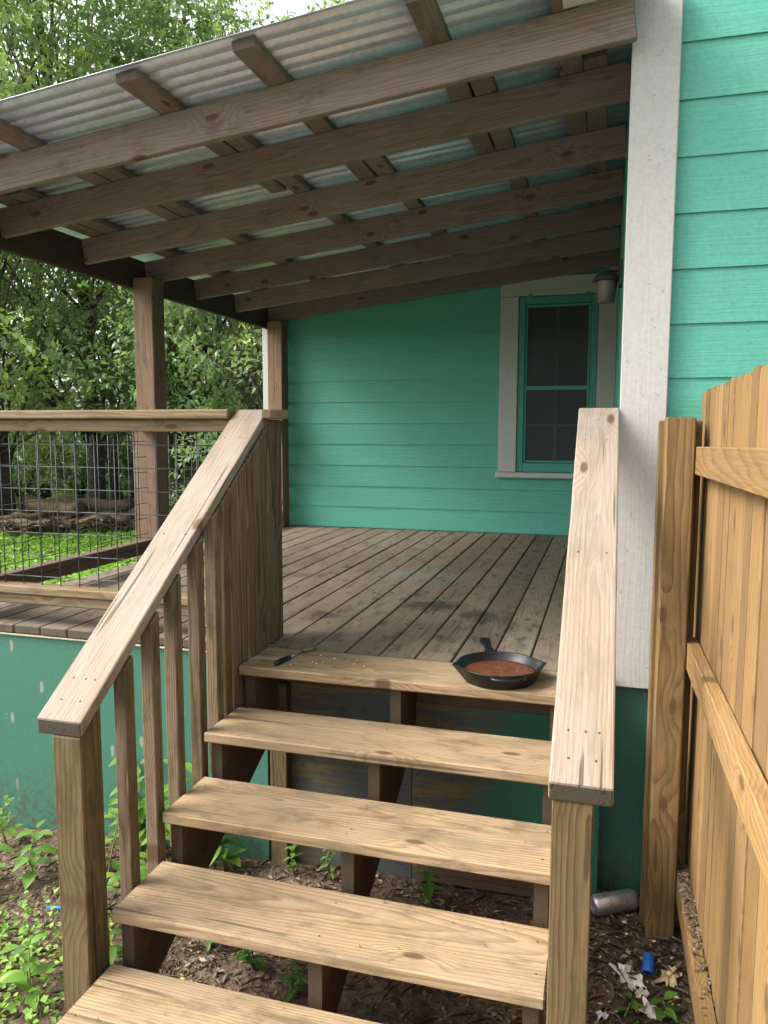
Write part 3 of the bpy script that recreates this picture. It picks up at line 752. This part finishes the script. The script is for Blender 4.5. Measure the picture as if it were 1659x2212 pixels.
# ------------------------------------------------------------------ ground clutter
def litter_area(q, n):
    a = np.stack([q.uniform(-2.6, .1, n//2), q.uniform(-2.0, .0, n//2)], 1)
    b = np.stack([q.uniform(1.15, 1.6, n//4), q.uniform(-1.6, .08, n//4)], 1)
    c = np.stack([q.uniform(-.1, 1.25, n//4), q.uniform(-1.9, .0, n//4)], 1)
    return np.concatenate([a, b, c])
flakes('leaf_litter', 20000, litter_area, gz, (.009, .038), M['deadleaf'], 'brown leaf litter and bark bits covering the soil around the stairs', 'leaf litter', .75, .45, .1, 1.0, seed=3)
flakes('twigs', 3200, litter_area, gz, (.04, .11), M['deadleaf'], 'thin dry twigs and straw lying over the soil', 'twigs', .8, .03, .35, 1.0, seed=5, minz=.004)
flakes('rail_litter', 420, lambda q, n: np.stack([q.uniform(1.58, 1.616, n), -.14-np.abs(q.normal(0, .3, n))], 1), lambda x, y: -.655+.0445+.03*(-.1-y)+.004, (.006, .026), M['deadleaf'], 'dirt and leaf crumbs collected on the lowest fence rail', 'leaf litter', .7, .5, .1, .9, seed=51)
flakes('pale_bits', 90, lambda q, n: np.stack([q.uniform(1.32, 1.57, n), q.uniform(-.75, -.08, n)], 1), lambda x, y: gz(x, y)+.012, (.008, .022), M['husk'], 'pale husk bits sprinkled over the soil by the fence post', 'husk bits', .6, .7, seed=52)
can = thing('drink_can', (1.40, -.06, -.85), 'tall silver drink can lying on the soil against the green skirt', 'can')
MC = Matrix.Translation((1.306, -.098, gz(1.38, -.06)+.0385)) @ Matrix.Rotation(R(24), 4, 'Z') @ Matrix.Rotation(R(86), 4, 'Y')
lathe('body', [(0, .004), (.024, .004), (.027, .0), (.034, .010), (.0365, .016), (.0365, .150), (.034, .160), (.029, .167)], M['can'], can, MC, 32)
lathe('lid', [(.029, .167), (.0275, .1685), (.026, .165), (0, .1645)], M['steel'], can, MC, 32)
cap = thing('plastic_tube', (1.48, -.36, -.86), 'short bright blue plastic tube standing tilted in the litter by the fence', 'plastic tube')
MT = Matrix.Translation((1.484, -.375, gz(1.48, -.37)+.012)) @ Matrix.Rotation(R(-62), 4, 'X') @ Matrix.Rotation(R(6), 4, 'Y')
lathe('barrel', [(.012, .004), (.0165, .0), (.0175, .003), (.0175, .056), (.0155, .060), (.006, .062), (.0, .062)], M['blue'], cap, MT, 24)
pen = thing('pen_cap', (-.66, -.51, -.95), 'slim blue plastic pen cap in the litter near the green skirt', 'pen cap')
V, F = tube([(-.70, -.515, gz(-.7, -.51)+.014), (-.66, -.512, gz(-.66, -.51)+.016), (-.60, -.508, gz(-.6, -.5)+.013)], [.004, .0065, .0065], 10); np_mesh('tube', V, F, M['blue'], pen)
def scrap(label, x, y, sx, sy, rot, mat, seed, cat='paper'):
    q = np.random.default_rng(seed); n = 9; V = []; F = []
    for j in range(n):
        for i in range(n):
            u, v = i/(n-1)-.5, j/(n-1)-.5
            e = 1 + .22*math.sin(7*math.atan2(v, u)+seed) + .1*math.sin(13*math.atan2(v, u))
            V.append((u*sx*e, v*sy*e, .010 + .010*math.sin(u*9+seed)*math.cos(v*8) + q.uniform(-.004, .004)))
    for j in range(n-1):
        for i in range(n-1): F.append((j*n+i, j*n+i+1, (j+1)*n+i+1, (j+1)*n+i))
    o = mesh_obj('paper_scrap' if cat == 'paper' else 'husk_scrap', V, F, mat, None, Matrix.Translation((x, y, gz(x, y)+.004)) @ Matrix.Rotation(rot, 4, 'Z'))
    sm = o.modifiers.new('thickness', 'SOLIDIFY'); sm.thickness = .0012
    return tag(o, label, cat)
scrap('crumpled pinkish white paper scrap in the litter beside the blue tube', 1.427, -.395, .065, .11, .5, M['paper'], 3)
scrap('torn tan husk scrap between the blue tube and the fence', 1.552, -.375, .05, .085, -.4, M['husk'], 5, 'husk')
scrap('small white paper scrap half under the young seedling by the fence', 1.487, -.520, .05, .075, .9, M['paper'], 8)
scrap('small crumpled white scrap between the larger paper scraps', 1.462, -.455, .04, .03, .2, M['paper'], 10)
scrap('tiny shiny wrapper bit beside the right newel post', 1.345, -.565, .028, .02, .3, M['flash'], 12)

# leaves with a real outline for plants near the camera
def leaf_big(base, d, up, L, W, droop=.25, nseg=6):
    d = np.array(d, float); d /= np.linalg.norm(d); s = np.cross(d, up); s /= (np.linalg.norm(s)+1e-9); u = np.cross(s, d)
    V = []; F = []
    for i in range(nseg+1):
        t = i/nseg; wv = W*.5*math.sin(math.pi*min(1, t**.8))**.8 if 0 < t < 1 else 0.0008
        c = np.array(base) + d*L*t - np.array((0, 0, 1))*droop*L*t*t
        V += [c - s*wv + u*wv*.35, c, c + s*wv + u*wv*.35]
    for i in range(nseg):
        a = i*3; F += [(a, a+1, a+4), (a, a+4, a+3), (a+1, a+2, a+5), (a+1, a+5, a+4)]
    return np.array(V), np.array(F)
def weed(label, x, y, h, nl, L, seed, bright=.5, spread=1.0, lean=(0, 0)):
    q = np.random.default_rng(seed); z = gz(x, y); root = thing('weed', (x, y, z), label, 'weed', 'weeds around the stairs')
    parts = []; tints = []; stems = []
    ns = max(1, nl//8)
    for s in range(ns):
        a = q.uniform(0, 6.28); top = np.array((x+lean[0]+.25*h*math.cos(a)*spread*(s > 0), y+lean[1]+.25*h*math.sin(a)*spread*(s > 0), z+h*q.uniform(.75, 1.0)))
        p0 = np.array((x, y, z-.01)); mid = (p0+top)/2 + np.array((q.normal(0, .015), q.normal(0, .015), 0))
        stems.append(tube([p0, mid, top], [.004, .003, .0015], 5))
        m = nl//ns
        for j in range(m):
            t = .25 + .75*(j//2)/max(1, (m-1)//2); pz = (1-t)**2*p0 + 2*t*(1-t)*mid + t*t*top
            ang = a + (j//2)*1.57 + (j % 2)*math.pi + q.normal(0, .3)
            d = np.array((math.cos(ang), math.sin(ang), q.uniform(-.1, .55)))
            l = L*q.uniform(.6, 1.15)*(1.1-.35*t)
            v, f = leaf_big(pz + d*.006, d, (0, 0, 1), l, l*q.uniform(.42, .6), q.uniform(.1, .45)); parts.append((v, f)); tints.append(np.full(len(v), min(1, max(0, bright + q.normal(0, .16)))))
    V, F = join(parts); np_mesh('leaves', V, F, M['weed'], root, tint=np.concatenate(tints))
    V, F = join(stems); np_mesh('stem', V, F, M['stem'], root)
weed('tall broad-leaved weed growing in front of the green skirt left of the newel', -.50, -.46, .36, 26, .085, 1, .55)
weed('large-leaved weed with bright leaves leaning over the litter at the skirt corner', -.90, -.33, .26, 14, .115, 2, .55)
weed('low weed at the foot of the left newel post', -.26, -.74, .22, 18, .08, 3, .45)
weed('leafy weed behind the balusters against the green skirt', -.40, -.10, .50, 30, .12, 4, .5)
weed('weed with long pale leaves seen between the first two balusters', -.58, -.07, .42, 22, .14, 5, .62)
weed('weed sprouting beside the left stringer under the stairs', -.16, -.10, .32, 28, .10, 6, .5)
weed('small seedling at the base of the grey panel under the stairs', .13, -.06, .16, 14, .05, 7, .4)
weed('small leafy seedling further along the grey panel under the stairs', .30, -.08, .17, 14, .045, 8, .4)
weed('dark low weed under the lowest treads beside the stringer', .02, -.55, .16, 26, .06, 9, .3)
weed('spreading weed in the shade under the middle of the stairs', .22, -.62, .15, 28, .055, 10, .28)
weed('creeping weed beside the centre stringer under the stairs', .40, -.70, .12, 20, .05, 11, .25)
weed('grassy weed tuft right of the centre stringer', .70, -.12, .13, 10, .08, 12, .3)
weed('three-leaved seedling by the fence rail', 1.52, -.53, .06, 8, .06, 13, .55)
weed('tiny seedling beside the white paper scrap', 1.435, -.52, .05, 6, .05, 14, .5)
weed('broad weed at the far left corner of the green skirt', -1.22, -.14, .22, 12, .09, 15, .55)
weed('weed between the newel post and the first baluster', -.30, -.42, .30, 22, .10, 16, .5)
weed('huge-leaved pale green weed spilling in at the near end of the green skirt', -1.06, -.42, .22, 8, .15, 17, .62)
weed('spindly leafy weed standing in the litter between the pen cap and the skirt', -.74, -.30, .34, 24, .09, 18, .6)
weed('low weed with pointed leaves beside the ground cover', -.40, -.95, .20, 16, .09, 19, .55)
weed('bushy weed at the skirt behind the newel post', -.66, -.06, .24, 26, .09, 20, .55)
flakes('ground_cover', 4200, lambda q, n: np.stack([-.78+q.normal(0, .30, n)-.25*q.random(n), -1.02+q.normal(0, .22, n)], 1), lambda x, y: gz(x, y)+.008+.05*random.random()**1.6, (.016, .034), M['grass'], 'low bright green ground cover in front of the left newel post', 'ground cover', .55, .75, .1, .95, seed=21)

# ------------------------------------------------------------------ lawn and wood beyond
def lawn_area(q, n):
    r = 4.6 + 12.5*q.random(n)**.75; a = np.radians(q.uniform(14, 64, n))
    xs = np.stack([1.3-r*np.sin(a), -2.8+r*np.cos(a)], 1); keep = (xs[:, 0] < -1.95) | (xs[:, 1] > 5.0)
    return xs[keep]
flakes('lawn', 90000, lawn_area, lambda x, y: gz(x, y)+.03*abs(math.sin(x*7+y*5)), (.045, .10), M['grass'], 'bright green clover lawn beyond the side railing', 'lawn', .45, .55, .05, .95, seed=31)

def tree(name, label, x, y, h, cr, base, seed, ncl, nlf, ll, mat, trunk_r=.14, lean=.5, group='trees at the edge of the yard', squash=1.0):
    q = np.random.default_rng(seed); z0 = gz(x, y)
    root = thing(name, (x, y, z0), label, 'tree', group)
    tp = [np.array((x, y, z0-.05))]
    dx, dy = q.normal(0, lean), q.normal(0, lean); N = 8
    for i in range(1, N+1):
        t = i/N; tp.append(np.array((x+dx*t*t+q.normal(0, .06), y+dy*t*t+q.normal(0, .06), z0+h*.85*t)))
    W = [tube(tp, [trunk_r*(1.25 if i == 0 else 1)*(1-.85*i/N) + .012 for i in range(N+1)], 9)]
    Vs = []; Fs = []; Ts = []; off = 0
    for c in range(ncl):
        # clump centre in an uneven crown
        t = q.random(); zc = base + (h-base)*t; prof = math.sin(math.pi*min(1, .12+.88*t**.8))**.6
        a = q.uniform(0, 6.283); rr = cr*prof*(.35+.65*math.sqrt(q.random()))*(1+.3*math.sin(a*3+seed))
        ti = min(N, max(1, int(t*N*.8+1))); st_ = tp[max(1, ti-1)]
        ctr = np.array((st_[0]+rr*math.cos(a)*squash, st_[1]+rr*math.sin(a), z0+zc))
        if q.random() < .62:
            m = (st_+ctr)/2 + np.array((q.normal(0, .15), q.normal(0, .15), .25+q.normal(0, .15)))
            W.append(tube([st_, m, ctr], [max(.012, trunk_r*.28), .018, .006], 5))
        n = int(nlf*q.uniform(.5, 1.5)); rc = q.uniform(.45, .95)*cr*.30
        # twigs inside the clump
        nt = max(3, n//18); td = q.normal(0, 1, (nt, 3))*np.array((1, 1, .55)); td /= np.linalg.norm(td, axis=1)[:, None]
        ki = q.integers(0, nt, n); tt_ = q.random(n)**.6
        pos = ctr + td[ki]*(rc*1.5*tt_)[:, None] + q.normal(0, .055, (n, 3)) - np.array((0, 0, 1))*(tt_**2*rc*.35)[:, None]
        d = td[ki]*.7 + q.normal(0, .6, (n, 3)); d[:, 2] -= .25; d /= np.linalg.norm(d, axis=1)[:, None]
        up = q.normal(0, .42, (n, 3)) + np.array((0, 0, 1)); s = np.cross(d, up); s /= (np.linalg.norm(s, axis=1)[:, None]+1e-9); u2 = np.cross(s, d)
        l = ll*q.uniform(.6, 1.25, n)[:, None]
        V = np.empty((n, 4, 3)); V[:, 0] = pos; V[:, 2] = pos + d*l; V[:, 1] = pos + d*l*.42 + s*l*.27 + u2*l*.07; V[:, 3] = pos + d*l*.42 - s*l*.27 + u2*l*.07
        i4 = (np.arange(n)*4+off)[:, None]; Fs.append(np.concatenate([i4+np.array([[0, 3, 2]]), i4+np.array([[0, 2, 1]])])); Vs.append(V.reshape(-1, 3)); off += n*4
        tip = 1.0 if q.random() < .14 else 0.0
        cl = q.uniform(.1, .62); Ts.append(np.repeat(np.clip(cl + q.normal(0, .13, n) + tip*.45*tt_ + .12*(q.random(n) > .93)*tt_, 0, 1), 4))
    V, F = join(W); np_mesh('trunk', V, F, M['bark'], root)
    np_mesh('crown', np.concatenate(Vs), np.concatenate(Fs), mat, root, tint=np.concatenate(Ts))
def at_az(az, d): return 1.306-d*math.sin(R(az)), -2.837+d*math.cos(R(az))
TREES = [  # az, dist, h, crown r, base, clumps, leaves, leaf len, mat, trunk
    (43, 17.0, 12.5, 3.6, 1.5, 120, 185, .16, 'leaf', .16, 'broad tree with low leafy boughs hanging over the lawn past the front railing'),
    (36.5, 18.5, 13.5, 3.7, 2.0, 120, 185, .16, 'leaf2', .17, 'tall tree rising behind the brown log pile'),
    (29.8, 17.0, 10.5, 3.2, 1.7, 110, 200, .145, 'leaf', .13, 'bushy tree seen on both sides of the middle porch post'),
    (24, 13.0, 6.4, 2.4, .8, 90, 200, .11, 'leaf2', .10, 'smaller bright-tipped tree beside the far corner of the porch'),
    (50, 20.0, 11.0, 3.3, 1.5, 80, 170, .13, 'leaf2', .18, 'wide shade tree standing beyond the near end of the lawn'),
    (40, 23.5, 15.0, 3.6, 2.4, 95, 130, .14, 'leaf2', .20, 'very tall tree in the second row over the tree with low boughs'),
    (33, 23.5, 14.0, 3.4, 2.2, 95, 130, .14, 'leaf', .17, 'tall second-row tree between the log-pile tree and the post tree'),
    (26, 22.5, 13.0, 3.4, 2.0, 90, 130, .14, 'leaf', .17, 'second-row tree rising over the far end of the porch roof'),
    (19, 18.0, 11.5, 3.2, 1.8, 80, 150, .14, 'leaf2', .16, 'tree standing behind the house beyond the porch wall'),
    (12, 20.0, 12.5, 3.2, 2.2, 60, 150, .15, 'leaf', .16, 'tree top showing behind the main house'),
    (46.5, 26.0, 12.0, 3.6, 2.0, 70, 150, .16, 'leaf', .2, 'back-row tree behind the wide shade tree'),
]
for i, (az, d, h, cr, base, nc, nl, ll, mt, tr, lab) in enumerate(TREES):
    x, y = at_az(az, d); tree('broadleaf_tree', lab, x, y, h, cr, base, 100+i, nc, nl, ll, M[mt], tr)
# slim trunks in the shade
for i, (az, d, h, tr, lab) in enumerate(((42.2, 17.5, 7.5, .17, 'bare straight grey trunk left of the log pile'), (35.0, 21.5, 7, .12, 'slim shaded trunk behind the log pile'), (30.8, 17.0, 7, .10, 'slender leaning trunk beside the black box'), (27.5, 19.0, 7, .13, 'shaded trunk beyond the far wire panel'), (25.6, 16.5, 6, .08, 'thin sapling trunk near the porch corner post'), (44.5, 20.5, 7, .15, 'shaded trunk in the wood past the lawn end'))):
    x, y = at_az(az, d); tree('understorey_tree', lab, x, y, h, 1.6, 4.2, 300+i, 22, 130, .12, M['leaf2'], tr, .3)
# dark wood mass behind
def wood_mass():
    q = np.random.default_rng(77); n = 60000
    a = np.radians(q.uniform(6, 66, n)); d = q.uniform(27, 34, n); z = -1 + 11.5*q.random(n)**1.15
    cl = np.sin(a*37)+np.sin(a*61+z*1.3)+np.sin(z*2.1+a*23); keep = (cl > -1.0) & ((z < 5.5) | (cl > .9)); a, d, z = a[keep], d[keep], z[keep]; n = len(a)
    pos = np.stack([1.306-d*np.sin(a), -2.837+d*np.cos(a), z], 1)
    dr = q.normal(0, 1, (n, 3)); dr /= np.linalg.norm(dr, axis=1)[:, None]; s = np.cross(dr, q.normal(0, .4, (n, 3))+np.array((0, 0, 1))); s /= (np.linalg.norm(s, axis=1)[:, None]+1e-9)
    l = .30*q.uniform(.6, 1.3, n)[:, None]; V = np.empty((n, 4, 3)); V[:, 0] = pos; V[:, 2] = pos+dr*l; V[:, 1] = pos+dr*l*.45+s*l*.3; V[:, 3] = pos+dr*l*.45-s*l*.3
    i4 = (np.arange(n)*4)[:, None]; F = np.concatenate([i4+np.array([[0, 3, 2]]), i4+np.array([[0, 2, 1]])])
    o = np_mesh('woodland', V.reshape(-1, 3), F, M['leaf2'], tint=np.repeat(q.uniform(.15, .7, n), 4), kind='stuff')
    tag(o, 'dense shaded woodland mass behind the yard trees', 'woodland')
wood_mass()
def shrub(label, az, d, h, r, seed, nl, ll, mat):
    x, y = at_az(az, d); q = np.random.default_rng(seed); z0 = gz(x, y); root = thing('shrub', (x, y, z0), label, 'shrub', 'shrubs under the trees')
    W = []; n = nl; ns = 14; tops = []
    for s in range(ns):
        a = q.uniform(0, 6.28); rr = r*math.sqrt(q.random()); tp = np.array((x+rr*math.cos(a), y+rr*math.sin(a), z0+h*q.uniform(.5, 1)*(1-.3*rr/r))); tops.append(tp)
        W.append(tube([(x, y, z0-.03), (x+.4*rr*math.cos(a), y+.4*rr*math.sin(a), z0+h*.4), tp], [.025, .015, .005], 5))
    tops = np.array(tops); k_ = q.integers(0, ns, n); t = q.random(n)**.5
    pos = np.array((x, y, z0+.1*h)) + (tops[k_]-np.array((x, y, z0+.1*h)))*t[:, None] + q.normal(0, .16*r, (n, 3)); pos[:, 2] = np.maximum(pos[:, 2], z0+.05)
    dr = q.normal(0, 1, (n, 3)); dr /= np.linalg.norm(dr, axis=1)[:, None]; s = np.cross(dr, q.normal(0, .4, (n, 3))+np.array((0, 0, 1))); s /= (np.linalg.norm(s, axis=1)[:, None]+1e-9)
    l = ll*q.uniform(.6, 1.3, n)[:, None]; V = np.empty((n, 4, 3)); V[:, 0] = pos; V[:, 2] = pos+dr*l; V[:, 1] = pos+dr*l*.45+s*l*.28; V[:, 3] = pos+dr*l*.45-s*l*.28
    i4 = (np.arange(n)*4)[:, None]; F = np.concatenate([i4+np.array([[0, 3, 2]]), i4+np.array([[0, 2, 1]])])
    Vw, Fw = join(W); np_mesh('stems', Vw, Fw, M['bark'], root)
    np_mesh('foliage', V.reshape(-1, 3), F, M[mat], root, tint=np.repeat(np.clip(q.normal(.35, .2, n), 0, 1), 4))
for i, (az, d, h, r, lab) in enumerate(((41, 21.5, 2.6, 1.6, 'dark shrub behind the bare grey trunk'), (37.5, 22.5, 2.8, 1.7, 'dark rounded shrub behind the log pile'), (33.5, 23, 2.6, 1.6, 'shrub in the shade behind the black box'), (29, 20.5, 2.4, 1.5, 'shrub seen through the far wire panel'), (25.5, 17.5, 2.2, 1.3, 'leafy shrub by the far corner of the porch'), (44.5, 23, 2.8, 1.7, 'shrub at the dark end of the lawn'), (22, 16, 2.6, 1.4, 'shrub half hidden by the porch corner'))):
    shrub(lab, az, d, h, r, 500+i, 1500, .17, 'leaf2')
# log pile
LOGS = [(40.5, 15.6, 1.5, .14, .25, 'thick pale split log lying at the front of the pile'), (38.5, 15.9, 1.9, .12, .05, 'long bark-covered log across the pile'), (36.4, 16.1, 1.6, .15, -.15, 'stout rotting log in the middle of the pile'), (34.8, 16.5, 1.8, .13, .3, 'brown log at the right end of the pile'), (39.3, 16.9, 1.6, .17, -.2, 'weathered log on top at the back of the pile'), (36.8, 17.3, 1.7, .14, .4, 'dark log leaning at the back of the pile'), (33.6, 17.0, 1.2, .16, .9, 'short dark log apart from the pile beside the slender trunk'), (41.4, 16.2, .9, .17, 1.1, 'short stump-like log beside the bare grey trunk')]
for i, (az, d, L, r, an, lab) in enumerate(LOGS):
    x, y = at_az(az, d); q = np.random.default_rng(600+i); pts = []
    e = Vector((math.cos(an), math.sin(an), q.uniform(-.04, .12)))
    for j in range(7): pts.append(np.array(Vector((0, 0, 0)) + e*(j/6-.5)*L) + q.normal(0, .02, 3))
    V, F = tube(pts, [r*q.uniform(.8, 1.1) for _ in range(7)], 10); V = V + q.normal(0, .012, V.shape)
    o = np_mesh('log', V, F, M['log'], None, Matrix.Translation((x, y, gz(x, y) + r*.8 + (.22 if i in (4, 5) else 0)))); tag(o, lab, 'log', 'logs of the brush pile')
def pile_area(q, n):
    az = np.radians(q.uniform(33, 42.5, n)); d = q.uniform(14.9, 17.6, n); return np.stack([1.306-d*np.sin(az), -2.837+d*np.cos(az)], 1)
flakes('brush_debris', 2600, pile_area, lambda x, y: gz(x, y)+.18*abs(math.sin(x*3.1+y*1.7)), (.08, .35), M['deadleaf'], 'brown bark and brush debris heaped among the logs', 'brush', .6, .22, .1, .9, seed=41)
# black box far off under the trees
x, y = at_az(33.2, 23.0); bx = thing('storage_box', (x, y, gz(x, y)), 'small black lidded box standing far off under the trees', 'box')
mb = Matrix.Translation((x, y, gz(x, y))) @ Matrix.Rotation(R(35), 4, 'Z')
link(bpy.data.objects.new('body', chamfer_mesh(.8, .5, .46, M['plastic_black'], .04)), bx, mb @ Matrix.Translation((0, 0, .25)))
link(bpy.data.objects.new('lid', chamfer_mesh(.86, .56, .12, M['steel'], .04)), bx, mb @ Matrix.Translation((0, 0, .545)))
